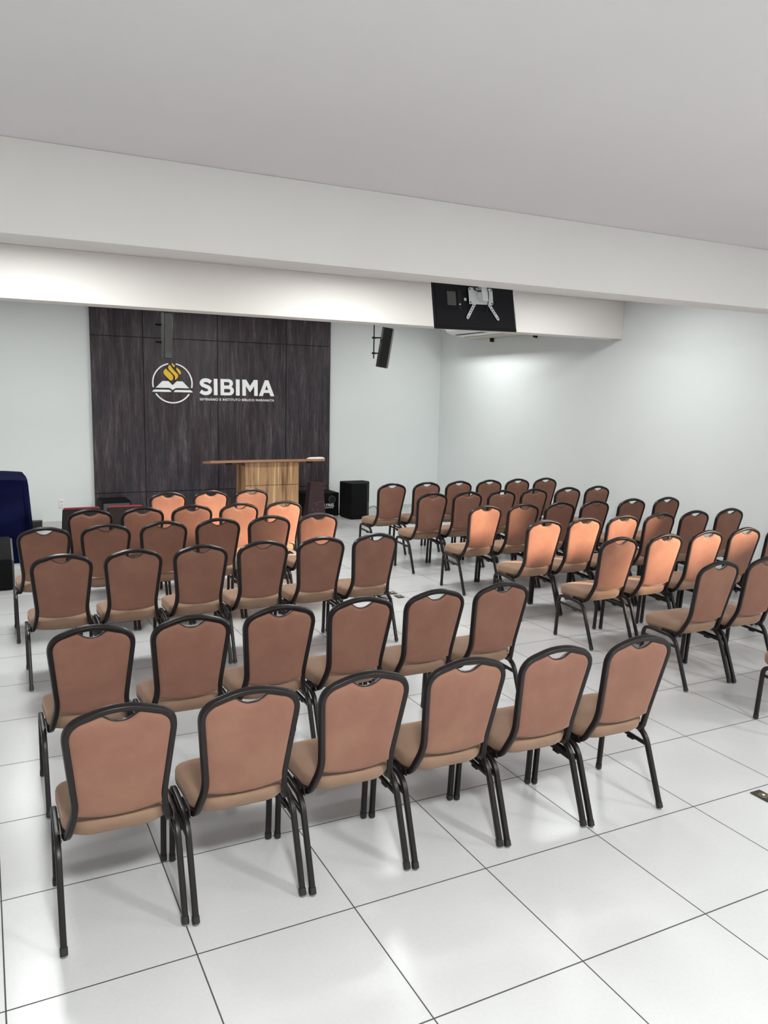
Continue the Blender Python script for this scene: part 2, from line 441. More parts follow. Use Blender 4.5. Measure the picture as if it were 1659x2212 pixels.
o = text_mesh('tagline', 'SEMINÁRIO E INSTITUTO BÍBLICO MARANATA', 'white', 0.008, lambda c: Vector((c.x + 2.936 - SX, -c.z, c.y + 1.776 - SZ)), sg, 1.160, 0.034, offset=0.012, spacing=1.08)

# ------------------------------------------------------------------ chairs
LG = 0.2065
def lean(z): return 0.067 - (z - 0.495) * 0.225
def inner_top(x):
    # underside of the back frame's arch
    ax = abs(x)
    if ax < 0.05: return 0.8600 - ax * 0.09
    if ax < 0.125: return 0.8555 - (ax - 0.05) * 0.325
    t = (ax - 0.125) / 0.046
    return 0.8330 - 0.010 * t - 0.030 * t * t
def half_w(z):
    # inner half width of the back frame at height z
    if z > 0.50: return 0.1390 + (z - 0.50) / 0.30 * 0.0310
    return 0.1390 + (0.50 - z) * 0.10
def make_chair():
    t = thing('banquet_chair', 'chair', 'chair')
    # --- legs
    prof = rrect(0.022, 0.025, 0.0055)
    for sx in (-1, 1):
        for front in (True, False):
            if front: path = fillet([(sx * LG, 0.441, 0.010), (sx * LG, 0.418, 0.349), (sx * LG, 0.330, 0.352)], [0, 0.055, 0], 8)
            else: path = fillet([(sx * LG, 0.002, 0.010), (sx * LG, 0.133, 0.342), (sx * LG, 0.200, 0.347)], [0, 0.065, 0], 8)
            bm = bmesh.new(); sweep(bm, path, prof, (1, 0, 0)); lg = finish(bm, 'leg', 'frame', t)
            d = (path[1] - path[0]).normalized(); p = path[0]
            bm = bmesh.new(); sweep(bm, [p + d * -0.002, p + d * 0.004, p + d * 0.022], rrect(0.0265, 0.0295, 0.009), (1, 0, 0)); finish(bm, 'foot_cap', 'cap', lg)
            bm = bmesh.new(); cyl(bm, (p.x, p.y, 0.0), (p.x, p.y, 0.009), 0.0095, 0.011, 14); finish(bm, 'glide', 'glide', lg)
        bm = bmesh.new(); sweep(bm, [(sx * LG, 0.335, 0.352), (sx * LG, 0.195, 0.3467)], prof, (1, 0, 0)); finish(bm, 'seat_rail', 'frame', t)
        bm = bmesh.new()
        sweep(bm, [(sx * LG, 0.424, 0.292), (sx * LG, 0.112, 0.280)], rrect(0.015, 0.019, 0.005), (1, 0, 0))
        box(bm, sx * LG - .010, sx * LG + .010, 0.20, 0.245, 0.266, 0.281, bev=0.003, seg=1)
        finish(bm, 'stretcher', 'frame', t)
        # bracket joining back frame to seat rail
        bm = bmesh.new()
        prism(bm, [(0.125, 0.352), (0.155, 0.345), (0.270, 0.352), (0.262, 0.374), (0.190, 0.380), (0.140, 0.378)], 'x', sx * 0.1955 - 0.002, sx * 0.1955 + 0.002)
        cyl(bm, (sx * 0.186, 0.175, 0.360), (sx * 0.205, 0.175, 0.360), 0.008, n=10)
        finish(bm, 'bracket', 'frame', t)
    # --- back frame
    half = [(0.190, 0.255, 0.366), (0.178, 0.128, 0.355), (0.1495, lean(0.490), 0.490), (0.1835, lean(0.834), 0.832), (0.046, lean(0.876), 0.8765)]
    pts = half + [(-x, y, z) for x, y, z in half[::-1]]
    rad = [0, 0.045, 0.050, 0.066, 0.043, 0.043, 0.066, 0.050, 0.045, 0]
    # hump: two vertices close together blended
    path = fillet(pts, rad, 9)
    bm = bmesh.new(); sweep(bm, path, rrect(0.0225, 0.026, 0.0055), (1, 0, 0)); finish(bm, 'back_frame', 'frame', t)
    # --- backrest pad
    NX, NZ = 40, 26
    bm = bmesh.new()
    def zt(x):
        a = inner_top(x)
        return a + 0.005 - 0.039 * (1 - (x / 0.064) ** 2) if abs(x) < 0.064 else a + 0.005
    def zb(x, W): return 0.4460 + 0.022 * (abs(x) / W) ** 2.2
    front, back = [], []
    for i in range(NX + 1):
        u = -1 + 2 * i / NX; u = math.sin(u * math.pi / 2) * 0.35 + u * 0.65
        rf, rb = [], []
        for j in range(NZ + 1):
            v = j / NZ; v = v + 0.10 * math.sin(2 * math.pi * v) * -0.5
            x0 = u * 0.174
            top = zt(x0); W0 = 0.142; bot = zb(u * W0, W0)
            z = bot + (top - bot) * v
            x = u * min(half_w(z) + 0.003, 0.1765)
            eu = max(0.0, 1 - abs(u) ** 6.0); ev = max(0.0, 1 - abs(2 * v - 1) ** 9)
            e = (max(eu, 0) * max(ev, 0)) ** 0.45
            y = lean(z)
            edge = i in (0, NX) or j in (0, NZ)
            pb = bm.verts.new((x, y - 0.004 - 0.0125 * e, z))
            rb.append(pb)
            rf.append(bm.verts.new((x, y + 0.008 + 0.030 * e, z)))
        front.append(rf); back.append(rb)
    for g in (front, back):
        for i in range(NX):
            for j in range(NZ): bm.faces.new((g[i][j], g[i + 1][j], g[i + 1][j + 1], g[i][j + 1]))
    for i in range(NX):
        bm.faces.new((front[i][0], back[i][0], back[i + 1][0], front[i + 1][0])); bm.faces.new((front[i][NZ], front[i + 1][NZ], back[i + 1][NZ], back[i][NZ]))
    for j in range(NZ):
        bm.faces.new((front[0][j], front[0][j + 1], back[0][j + 1], back[0][j])); bm.faces.new((front[NX][j], back[NX][j], back[NX][j + 1], front[NX][j + 1]))
    finish(bm, 'backrest', 'fabric', t, angle=60)
    # --- dark trim of the hand hole
    hp = [(x, lean(zt(x)) + 0.002, zt(x) + 0.0015) for x in [-0.063 + 0.126 * k / 24 for k in range(25)]]
    bm = bmesh.new(); sweep(bm, hp, rrect(0.005, 0.014, 0.002, 2), (0, 0, 1)); finish(bm, 'hand_hole_trim', 'frame', t)
    # --- seat
    N = 56
    def outline(ins):
        pts_ = []
        corners = [((0.199 - ins), (0.462 - ins), 0.075), (-(0.199 - ins), (0.462 - ins), 0.075), (-(0.190 - ins), (0.086 + ins), 0.110), ((0.190 - ins), (0.086 + ins), 0.110)]
        n = N // 4
        for k, (cx, cyy, r) in enumerate(corners):
            r = max(0.012, r - ins * 0.6); sx_ = 1 if cx > 0 else -1; sy_ = 1 if k < 2 else -1
            a0 = (0, 90, 180, 270)[k]
            for m in range(n):
                a = D(a0 + 90 * m / (n - 1)); 
                bow = 0.012 * (1 - ((m / (n - 1)) - .5) ** 2 * 4) * 0
                pts_.append((cx - sx_ * r + r * math.cos(a), cyy - sy_ * r + r * math.sin(a)))
        return pts_
    lv = [(0.030, 0.354), (0.012, 0.357), (0.003, 0.366), (0.0, 0.382), (0.0, 0.415), (0.003, 0.426), (0.010, 0.4335), (0.024, 0.439), (0.05, 0.4445), (0.085, 0.449), (0.125, 0.452)]
    bm = bmesh.new(); rings = []
    for ins, z in lv:
        rings.append([bm.verts.new((x, y + 0.040 * max(0, (0.405 - z) / 0.051) ** 1.6 * min(1, max(0, (0.21 - y) / 0.09)), z - 0.012 * max(0, (y - 0.40) / 0.06) ** 2 * (1 if z > 0.40 else 0.2))) for x, y in outline(ins)])
    for a, b in zip(rings, rings[1:]):
        for j in range(len(a)): bm.faces.new((a[j], a[(j + 1) % len(a)], b[(j + 1) % len(a)], b[j]))
    bm.faces.new(rings[0][::-1]); bm.faces.new(rings[-1])
    finish(bm, 'seat', 'seatfab', t, angle=50)
    bm = bmesh.new(); a = [bm.verts.new((x, y, 0.346)) for x, y in outline(0.075)]; b = [bm.verts.new((x, y, 0.3585)) for x, y in outline(0.062)]
    for j in range(len(a)): bm.faces.new((a[j], a[(j + 1) % len(a)], b[(j + 1) % len(a)], b[j]))
    bm.faces.new(a[::-1]); bm.faces.new(b); finish(bm, 'seat_base', 'board', t)
    return t

ORD = ['first', 'second', 'third', 'fourth', 'fifth', 'sixth']
rows = [
 # name, label tail, xs, y of rear feet, y slope, first index, total
 ('L', 'nearest row of the left block', [0.392, 0.840, 1.290, 1.737, 2.190, 2.616], 0.176, -0.023),
 ('L', 'second nearest row of the left block', [0.420, 0.858, 1.307, 1.746, 2.195, 2.640], 1.148, 0.000),
 ('L', 'third nearest row of the left block', [0.438, 0.870, 1.326, 1.774, 2.208, 2.660], 2.838, 0.000),
 ('L', 'fourth nearest row of the left block', [0.407, 0.847, 1.288, 1.728, 2.180, 2.627], 3.912, 0.000),
 ('L', 'fifth nearest row of the left block', [0.838, 1.282, 1.721, 2.150, 2.585], 4.745, 0.000),
 ('L', 'farthest row of the left block', [1.720, 2.140, 2.575], 5.735, 0.000),
 ('R', 'farthest row of the right block', [4.335, 4.815, 5.275, 5.745, 6.180, 6.605], 5.80, 0.005),
 ('R', 'second farthest row of the right block', [4.346, 4.795, 5.250, 5.710, 6.200, 6.660], 4.862, 0.000),
 ('R', 'fifth nearest row of the right block', [4.357, 4.815, 5.250, 5.680, 6.195, 6.680], 3.86, -0.015),
 ('R', 'fourth nearest row of the right block', [4.355, 4.775, 5.232, 5.685, 6.145, 6.630], 2.925, -0.003),
 ('R', 'third nearest row of the right block', [4.365, 4.835, 5.300, 5.745, 6.200], 2.040, -0.008),
 ('R', 'second nearest row of the right block', [4.365, 4.805], 1.103, -0.010),
 ('R', 'nearest row of the right block', [4.405], 0.165, 0.0),
]
proto = make_chair(); used = False
for side, tail, xs, y0, slope in rows:
    xs = list(xs)
    for _ in range(400):
        for i in range(len(xs) - 1):
            d = 0.4445 - (xs[i + 1] - xs[i])
            if d > 0: xs[i] -= d / 2; xs[i + 1] += d / 2
    for k, x in enumerate(xs):
        rz = D(random.uniform(-0.5, 0.5)) + (D(-1.1) if tail.startswith('nearest row of the left') else 0)
        loc = (x, y0 + slope * k + random.uniform(-.006, .006), 0)
        if not used: c = proto; c.location = loc; c.rotation_euler = (0, 0, rz); used = True
        else: c = dup(proto, loc, rz)
        n = len(xs)
        which = 'leftmost' if k == 0 else ('rightmost' if k == n - 1 and n > 2 and not tail.startswith(('third nearest row of the right', 'second nearest row of the right')) else ORD[k] + ' from left')
        lab = 'salmon padded chair, ' + which + ' in the ' + tail
        if n == 1: lab = 'salmon padded chair, only its seat corner showing, in the ' + tail
        tag(c, lab, 'chair', 'banquet chairs of the ' + ('left' if side == 'L' else 'right') + ' block')

# ------------------------------------------------------------------ two black chairs with red pads at the end of the far left row
def black_chair():
    t = thing('stackable_chair', 'x', 'chair')
    bm = bmesh.new()   # rear shell of the backrest
    for i, (z, y, w_) in enumerate([(0.50, 0.05, 0.185), (0.74, 0.0, 0.178)]): pass
    prism(bm, [(-0.188, 0.500), (0.188, 0.500), (0.176, 0.752), (-0.176, 0.752)], 'y', 0.0, 0.022)
    bmesh.ops.bevel(bm, geom=bm.edges[:], offset=0.006, segments=2, affect='EDGES')
    for v in bm.verts: v.co.y += 0.05 - (v.co.z - 0.5) * 0.2
    finish(bm, 'back_shell', 'black', t)
    bm = bmesh.new(); prism(bm, [(-0.178, 0.512), (0.178, 0.512), (0.170, 0.764), (-0.170, 0.764)], 'y', 0.016, 0.055)
    bmesh.ops.bevel(bm, geom=bm.edges[:], offset=0.010, segments=2, affect='EDGES')
    for v in bm.verts: v.co.y += 0.05 - (v.co.z - 0.5) * 0.2
    finish(bm, 'backrest', 'red', t)
    boxobj('seat', 'red', (-0.195, 0.195, 0.09, 0.47, 0.415, 0.465), t, bev=0.015)
    boxobj('seat_shell', 'black', (-0.19, 0.19, 0.095, 0.465, 0.398, 0.418), t, bev=0.006)
    for sx in (-1, 1):
        bm = bmesh.new(); sweep(bm, fillet([(sx * .17, .105, .40), (sx * .17, .075, .46), (sx * .16, .055, .56)], 0.03), rrect(.03, .014, .005), (1, 0, 0)); finish(bm, 'back_bar', 'black', t)
        for ya, yb in ((0.02, 0.13), (0.48, 0.40)):
            bm = bmesh.new(); cyl(bm, (sx * .188, ya, 0), (sx * .178, yb, 0.41), 0.011); finish(bm, 'leg', 'black', t)
    return t
bc = black_chair(); bc.location = (0.858, 5.70, 0)
tag(bc, 'black backed chair with red pad, nearer the blue cover, left of the salmon chairs', 'chair', 'black and red chairs')
bc2 = dup(bc, (1.272, 5.71, 0), 0)
tag(bc2, 'black backed chair with red pad, next to the salmon chairs of the farthest row', 'chair', 'black and red chairs')

# ------------------------------------------------------------------ pulpit desk
dk = thing('pulpit_desk', 'striped walnut pulpit desk with a wide curved top before the dark panel', 'desk', (3.516, 7.98, 0))
def loc(o, c): o.data.transform(Matrix.Translation((-c[0], -c[1], -c[2]))); return o
DC = (3.516, 7.98, 0)
def dbox(name, mat, d, bev=0.003): return loc(boxobj(name, mat, d, dk, bev), DC)
dbox('front_panel', 'desk', (3.138, 3.895, 7.754, 7.776, 0.674, 0.983)); dbox('front_panel', 'desk', (3.138, 3.895, 7.754, 7.776, 0.02, 0.668))
dbox('side_panel', 'desk', (3.138, 3.158, 7.778, 8.20, 0.02, 0.934)); dbox('side_panel', 'desk', (3.875, 3.895, 7.778, 8.20, 0.02, 0.934))
dbox('shelf', 'desk', (3.16, 3.873, 7.78, 8.18, 0.55, 0.57))
dbox('base', 'dark', (3.15, 3.885, 7.77, 8.19, 0.0, 0.022))
bm = bmesh.new()
fr = [(2.66 + 1.61 * k / 24, 7.60 + 0.115 * abs(2 * k / 24 - 1) ** 2.2) for k in range(25)]
poly = fr + [(4.27, 8.13), (4.18, 8.24), (2.75, 8.24), (2.66, 8.13)]
prism(bm, poly, 'z', 1.001, 1.033)
for v in bm.verts: v.co.z -= (v.co.y - 7.60) * 0.11
bmesh.ops.bevel(bm, geom=[e for e in bm.edges if abs(e.verts[0].co.xy[0] - e.verts[1].co.xy[0]) > 1e-6 or abs(e.verts[0].co.y - e.verts[1].co.y) > 1e-6], offset=0.003, segments=1, affect='EDGES')
loc(finish(bm, 'tabletop', 'desktop', dk), DC)
dbox('bracket', 'black', (2.87, 2.95, 7.72, 7.78, 0.955, 0.984)); dbox('bracket', 'black', (4.02, 4.09, 7.72, 7.78, 0.960, 0.984))
dbox('cross_bar', 'dark', (3.17, 3.86, 7.86, 7.90, 0.930, 0.950), 0.0)
# open notebook on the desk top
nb = thing('notebook', 'small white open notebook lying on the right end of the desk top', 'book', (4.145, 7.755, 1.0165))
nb.rotation_euler = (-0.11, 0, 0)
bm = bmesh.new()
for s_ in (-1, 1):
    pr = [(s_ * 0.0, 0.0), (s_ * 0.105, 0.0), (s_ * 0.105, 0.012), (s_ * 0.07, 0.024), (s_ * 0.03, 0.026), (s_ * 0.004, 0.012)]
    prism(bm, pr if s_ > 0 else pr[::-1], 'y', -0.07, 0.07)
finish(bm, 'page', 'paper', nb)

# ------------------------------------------------------------------ brown tapered stand
st = thing('tapered_stand', 'scratched dark brown tapered wooden stand between desk and small black speaker', 'stand', (4.55, 8.70, 0))
bm = bmesh.new()
lo = [(-0.155, 0.0), (0.155, 0.0), (0.155, 0.20), (-0.155, 0.20)]; hi = [(-0.105, 0.0), (0.105, 0.0), (0.105, 0.13), (-0.105, 0.13)]
A = [bm.verts.new((x, y, 0)) for x, y in lo]; B = [bm.verts.new((x, y, 0.57)) for x, y in hi]
for i in range(4): bm.faces.new((A[i], A[(i + 1) % 4], B[(i + 1) % 4], B[i]))
bm.faces.new(A[::-1]); bm.faces.new(B); bmesh.ops.bevel(bm, geom=bm.edges[:], offset=0.004, segments=2, affect='EDGES')
finish(bm, 'body', 'stand', st)
bm = bmesh.new()
for path in ([(-0.055, .262), (-0.03, .25), (0.03, .262), (0.08, .268), (0.115, .272)], [(-0.075, .19), (-0.06, .15), (-0.045, .125)], [(-0.01, .155), (0.015, .13), (0.03, .16)], [(-0.03, .215), (0.03, .225)], [(0.12, .24), (0.126, .20)]):
    sweep(bm, [(x, -0.001, z) for x, z in path], [(-.0014, -.001), (.0014, -.001), (.0014, .001), (-.0014, .001)], (0, 0, 1))
finish(bm, 'scratch', 'scratch', st)

# ------------------------------------------------------------------ bass speaker with lettering
sb = thing('bass_speaker', 'low black bass speaker with white lettering partly behind the brown stand', 'speaker', (4.725, 8.93, 0))
bm = bmesh.new(); box(bm, -0.295, 0.295, 0.0, 0.45, 0.012, 0.371, bev=0.008); finish(bm, 'cabinet', 'carpet', sb)
for px in (-0.02, 0.175):
    bm = bmesh.new()
    bmesh.ops.create_cone(bm, segments=28, radius1=0.062, radius2=0.062, depth=0.012, cap_ends=True)
    bmesh.ops.rotate(bm, verts=bm.verts[:], cent=(0, 0, 0), matrix=Matrix.Rotation(math.pi / 2, 3, 'X'))
    bmesh.ops.translate(bm, verts=bm.verts[:], vec=(px, -0.004, 0.265)); p_ = finish(bm, 'port', 'grille', sb)
    bm = bmesh.new(); cyl(bm, (px, -0.0118, 0.265), (px, -0.0102, 0.265), 0.052, n=28); finish(bm, 'port_hole', 'dark', p_)
text_mesh('lettering', 'ATREL', 'white', 0.003, lambda c: Vector((c.x + 0.008, -0.0015 - c.z, c.y + 0.155)), sb, 0.208, 0.044, offset=0.02, shear=0.35)
boxobj('underline', 'white', (-0.02, 0.20, -0.003, 0.0, 0.132, 0.140), sb)
boxobj('foot', 'black', (-0.29, -0.24, 0.01, 0.06, 0.0, 0.012), sb); boxobj('foot', 'black', (0.24, 0.29, 0.01, 0.06, 0.0, 0.012), sb)
boxobj('foot', 'black', (-0.29, -0.24, 0.38, 0.43, 0.0, 0.012), sb); boxobj('foot', 'black', (0.24, 0.29, 0.38, 0.43, 0.0, 0.012), sb)

# ------------------------------------------------------------------ tall speaker cabinet on the floor
sp2 = thing('speaker_cabinet', 'upright black speaker cabinet standing on the floor by the right rear wall', 'speaker', (5.22, 8.66, 0))
poly = [(5.005, 8.80), (5.030, 8.485), (5.285, 8.465), (5.470, 8.76), (5.43, 8.93), (5.03, 8.93)]
bm = bmesh.new(); prism(bm, [(x - 5.22, y - 8.66) for x, y in poly], 'z', 0.008, 0.556); bmesh.ops.bevel(bm, geom=bm.edges[:], offset=0.008, segments=2, affect='EDGES')
finish(bm, 'cabinet', 'carpet', sp2)
a_, b_ = Vector((5.285 - 5.22, 8.465 - 8.66)), Vector((5.470 - 5.22, 8.76 - 8.66)); d_ = b_ - a_; nrm = Vector((d_.y, -d_.x)).normalized()
bm = bmesh.new()
for t0, t1, z0, z1 in ((0.35, 0.75, 0.06, 0.24),):
    q = [a_ + d_ * t0, a_ + d_ * t1]
    vs = [bm.verts.new((p.x + nrm.x * e, p.y + nrm.y * e, z)) for e in (-0.002, 0.004) for p, z in ((q[0], z0), (q[1], z0), (q[1], z1), (q[0], z1))]
    bm.faces.new(vs[0:4][::-1]); bm.faces.new(vs[4:8])
    for i in range(4): bm.faces.new((vs[i], vs[(i + 1) % 4], vs[4 + (i + 1) % 4], vs[4 + i]))
finish(bm, 'connector_plate', 'black', sp2)
for fx, fy in ((-.17, .15), (-.15, -.13), (.06, -.15), (.18, .13)):
    bm = bmesh.new(); cyl(bm, (fx, fy, 0), (fx, fy, 0.009), 0.018); finish(bm, 'foot', 'black', sp2)
# cords
bm = bmesh.new(); sweep(bm, fillet([(5.40, 8.66, 0.13), (5.50, 8.62, 0.19), (5.56, 8.62, 0.10), (5.57, 8.70, 0.006), (5.70, 8.82, 0.006)], 0.05), rrect(.008, .008, .0035, 2), (0, 0, 1))
o = finish(bm, 'cord', 'cord'); o.data.transform(Matrix.Translation((-5.22, -8.66, 0))); o.parent = sp2
bm = bmesh.new(); sweep(bm, fillet([(5.022, 9.10, 0.010), (5.10, 9.06, 0.006), (5.30, 9.02, 0.006)], 0.05), rrect(.010, .010, .004, 2), (0, 0, 1))
tag(finish(bm, 'power_cord', 'cord'), 'black cord on the floor between the two right-hand black speakers', 'cord')

# ------------------------------------------------------------------ black box left of the panel
lb = thing('equipment_case', 'low black case standing before the left edge of the dark panel', 'case', (1.64, 9.13, 0))
bm = bmesh.new(); box(bm, -0.195, 0.195, -0.25, 0.245, 0.01, 0.371, bev=0.008); finish(bm, 'cabinet', 'carpet', lb)
boxobj('front_grille', 'grille', (-0.175, 0.175, -0.256, -0.248, 0.03, 0.35), lb)
for fx in (-0.17, 0.17):
    for fy in (-0.22, 0.21): boxobj('foot', 'black', (fx - .02, fx + .02, fy - .02, fy + .02, 0, 0.012), lb)

# ------------------------------------------------------------------ floor monitor at far left
mo = thing('floor_monitor', 'black wedge floor monitor at the left picture edge beside the fourth row', 'speaker', (-0.03, 5.95, 0))
bm = bmesh.new(); prism(bm, [(-0.28, 0.012), (-0.28, 0.30), (0.06, 0.455), (0.14, 0.452), (0.22, 0.10), (0.17, 0.012)], 'x', -0.32, 0.245)
bmesh.ops.bevel(bm, geom=bm.edges[:], offset=0.007, segments=2, affect='EDGES'); finish(bm, 'cabinet', 'carpet', mo)
bm = bmesh.new(); prism(bm, [(-0.265, 0.02), (-0.265, 0.29), (0.05, 0.435), (0.13, 0.435), (0.20, 0.10), (0.155, 0.02)], 'x', 0.244, 0.262); finish(bm, 'side_panel', 'grille', mo)
boxobj('handle_recess', 'dark', (0.2615, 0.264, -0.15, -0.02, 0.19, 0.27), mo, bev=0.001); boxobj('port', 'dark', (0.2615, 0.264, -0.16, -0.05, 0.09, 0.13), mo, bev=0.001)
for fx in (-0.28, 0.2):
    for fy in (-0.24, 0.13): boxobj('foot', 'black', (fx - .02, fx + .02, fy - .02, fy + .02, 0, 0.014), mo)

# ------------------------------------------------------------------ covered equipment
cv = thing('covered_equipment', 'bulky equipment hidden under a dark blue cloth at the left edge', 'cover', (0.0, 7.4, 0))
bm = bmesh.new()
Npt = 96
def cov_outline(f):
    pts_ = []
    for k in range(Npt):
        a = 2 * math.pi * k / Npt; c, s_ = math.cos(a), math.sin(a)
        e = 0.14
        x = (abs(c) ** e) * (1 if c >= 0 else -1); y = (abs(s_) ** e) * (1 if s_ >= 0 else -1)
        pts_.append((a, x, y))
    return pts_
rings = []
for li, (zz, gr) in enumerate([(0.0, 0.075), (0.12, 0.060), (0.3, 0.045), (0.5, 0.032), (0.7, 0.020), (0.84, 0.010), (0.94, 0.003), (1.0, -0.012)]):
    ring = []
    for a, x, y in cov_outline(0):
        rip = (math.sin(a * 17 + 1.3) * 0.55 + math.sin(a * 29 + zz * 2) * 0.35 + math.sin(a * 41) * 0.2) * 0.030 * (1 - zz) ** 0.55
        hx, hy = 0.447 + gr * 0.4, 0.42 + gr * 0.4
        px = -0.0 + x * hx + (rip if abs(x) > abs(y) else 0) * (1 if x > 0 else -1)
        py = y * hy + (rip if abs(y) >= abs(x) else 0) * (1 if y > 0 else -1)
        # two levels: back part higher
        top = 0.915 + 0.020 * min(1, max(0, (py + 0.02) / 0.10)) + 0.012 * math.sin(px * 7 + 1)
        if py > 0.04 and px > 0.30: px -= 0.020 * zz
        z = top * zz if li < 7 else top
        ring.append(bm.verts.new((px, py, z)))
    rings.append(ring)
for a, b in zip(rings, rings[1:]):
    for j in range(Npt): bm.faces.new((a[j], a[(j + 1) % Npt], b[(j + 1) % Npt], b[j]))
# top surface: concentric shrink with level step
prev = rings[-1]
for sc in (0.8, 0.55, 0.3, 0.1):
    ring = []
    for v in rings[-1]:
        px, py = v.co.x * sc, v.co.y * sc
        top = 0.915 + 0.020 * min(1, max(0, (py + 0.02) / 0.10)) + 0.012 * math.sin(px * 7 + 1)
        ring.append(bm.verts.new((px, py, top + 0.006)))
    for j in range(Npt): bm.faces.new((prev[j], prev[(j + 1) % Npt], ring[(j + 1) % Npt], ring[j]))
    prev = ring
bm.faces.new(prev)
finish(bm, 'cloth', 'blue', cv, angle=60)
# small box on the floor by the wall
ab = thing('floor_box', 'small black box on the floor against the wall by the blue cover', 'box', (0.61, 9.27, 0))
bm = bmesh.new(); box(bm, -0.14, 0.09, -0.07, 0.07, 0, 0.088, bev=0.006); finish(bm, 'body', 'black', ab)
boxobj('lid', 'black', (-0.145, 0.095, -0.075, 0.075, 0.088, 0.096), ab, bev=0.002)

# ------------------------------------------------------------------ outlet on back wall
ol = thing('wall_outlet', 'white double socket outlet on the back wall left of the panel', 'outlet', (0.975, 9.434, 0.306))
boxobj('plate', 'plastic', (-0.036, 0.036, -0.010, 0.0, -0.062, 0.062), ol, bev=0.003)
for zc in (0.026, -0.026):
    s_ = boxobj('socket', 'plastic', (-0.022, 0.022, -0.013, -0.008, zc - 0.018, zc + 0.018), ol, bev=0.004)
    bm = bmesh.new()
    for xx, zz in ((-0.009, 0.003), (0.009, 0.003), (0, -0.006)): cyl(bm, (xx, -0.0142, zc + zz), (xx, -0.0125, zc + zz), 0.0042, n=10)
    finish(bm, 'pin_hole', 'dark', s_)

# ------------------------------------------------------------------ hanging column speakers
def column_speaker(label, loc_, rz, tilt, xoff):
    t = thing('column_speaker', label, 'speaker', loc_, rz, 'hanging column speakers')
    Rm = Matrix.Rotation(tilt, 4, 'X')
    def fin(bm, n, m): bm.transform(Rm); return finish(bm, n, m, t)
    bm = bmesh.new(); prism(bm, [(-0.046, -0.05), (0.046, -0.05), (0.046, 0.05), (0.028, 0.085), (-0.028, 0.085), (-0.046, 0.05)], 'z', -0.24, 0.24)
    bmesh.ops.bevel(bm, geom=bm.edges[:], offset=0.004, segments=1, affect='EDGES'); fin(bm, 'cabinet', 'black')
    bm = bmesh.new(); box(bm, -0.040, 0.040, -0.056, -0.049, -0.232, 0.232, bev=0.003); fin(bm, 'grille', 'grille2')
    return t
cs = column_speaker('slim black column speaker hanging in front of the dark panel', (1.838, 6.30, 2.50), D(6), D(3), 0)
def pole(t, x, y, ztop, zlow, xo):
    bm = bmesh.new(); cyl(bm, (x, y, zlow), (x, y, ztop), 0.008, n=10); finish(bm, 'hanging_rod', 'black', t)
    for zz in (0.12, -0.065):
        bm = bmesh.new(); box(bm, x - 0.03, x + 0.03, y - 0.018, y + 0.018, zz - 0.012, zz + 0.012, bev=0.003); box(bm, x - 0.012, x + 0.012, 0.06, y, zz - 0.008, zz + 0.008); box(bm, min(x, xo) - 0.004, max(x, xo) + 0.004, y - 0.01, y + 0.01, zz - 0.010, zz + 0.010)
        finish(bm, 'bracket', 'black', t)
pole(cs, -0.012, 0.14, CEIL_Z - 2.50, -0.10, -0.085)
cs2 = column_speaker('slim black column speaker hanging before the bare wall right of the panel', (4.47, 6.30, 2.487), D(50), D(9), 0)
pole(cs2, -0.02, 0.15, CEIL_Z - 2.487, -0.13, -0.02)

# ------------------------------------------------------------------ television on ceiling bracket
TVC = (3.470, 2.83, 2.655)
tv = thing('television', 'television seen from behind, hanging under the near ceiling beam', 'television', TVC)
Rt = Matrix.Rotation(D(-10), 4, 'X') @ Matrix.Rotation(D(-1), 4, 'Y')
def tvfin(bm, n, m, par=None): bm.transform(Rt); return finish(bm, n, m, par or tv)
bm = bmesh.new(); box(bm, -0.378, 0.378, -0.010, 0.002, -0.222, 0.222, bev=0.003, seg=1); tvfin(bm, 'bezel', 'black')
bm = bmesh.new(); box(bm, -0.370, 0.370, 0.002, 0.004, -0.208, 0.214); tvfin(bm, 'screen', 'dark')
bm = bmesh.new()
A = [bm.verts.new((x, -0.010, z)) for x, z in ((-.376, -.220), (.376, -.220), (.376, .220), (-.376, .220))]
B = [bm.verts.new((x, -0.030, z)) for x, z in ((-.374, -.198), (.352, -.198), (.352, .212), (-.374, .212))]
for i in range(4): bm.faces.new((A[i], A[(i + 1) % 4], B[(i + 1) % 4], B[i]))
bm.faces.new(A[::-1]); bm.faces.new(B); bmesh.ops.bevel(bm, geom=bm.edges[:], offset=0.006, segments=2, affect='EDGES'); tvfin(bm, 'back_cover', 'tvback')
bm = bmesh.new(); box(bm, -0.262, -0.185, -0.0325, -0.029, -0.045, 0.060); tvfin(bm, 'rating_label', 'sticker')
bm = bmesh.new(); box(bm, -0.170, -0.135, -0.0335, -0.029, -0.075, 0.075); q = tvfin(bm, 'connector_bay', 'black')
bm = bmesh.new(); box(bm, -0.160, -0.147, -0.036, -0.033, -0.040, -0.030); box(bm, -0.112, -0.094, -0.036, -0.029, -0.005, 0.015); tvfin(bm, 'connector', 'wmetal')
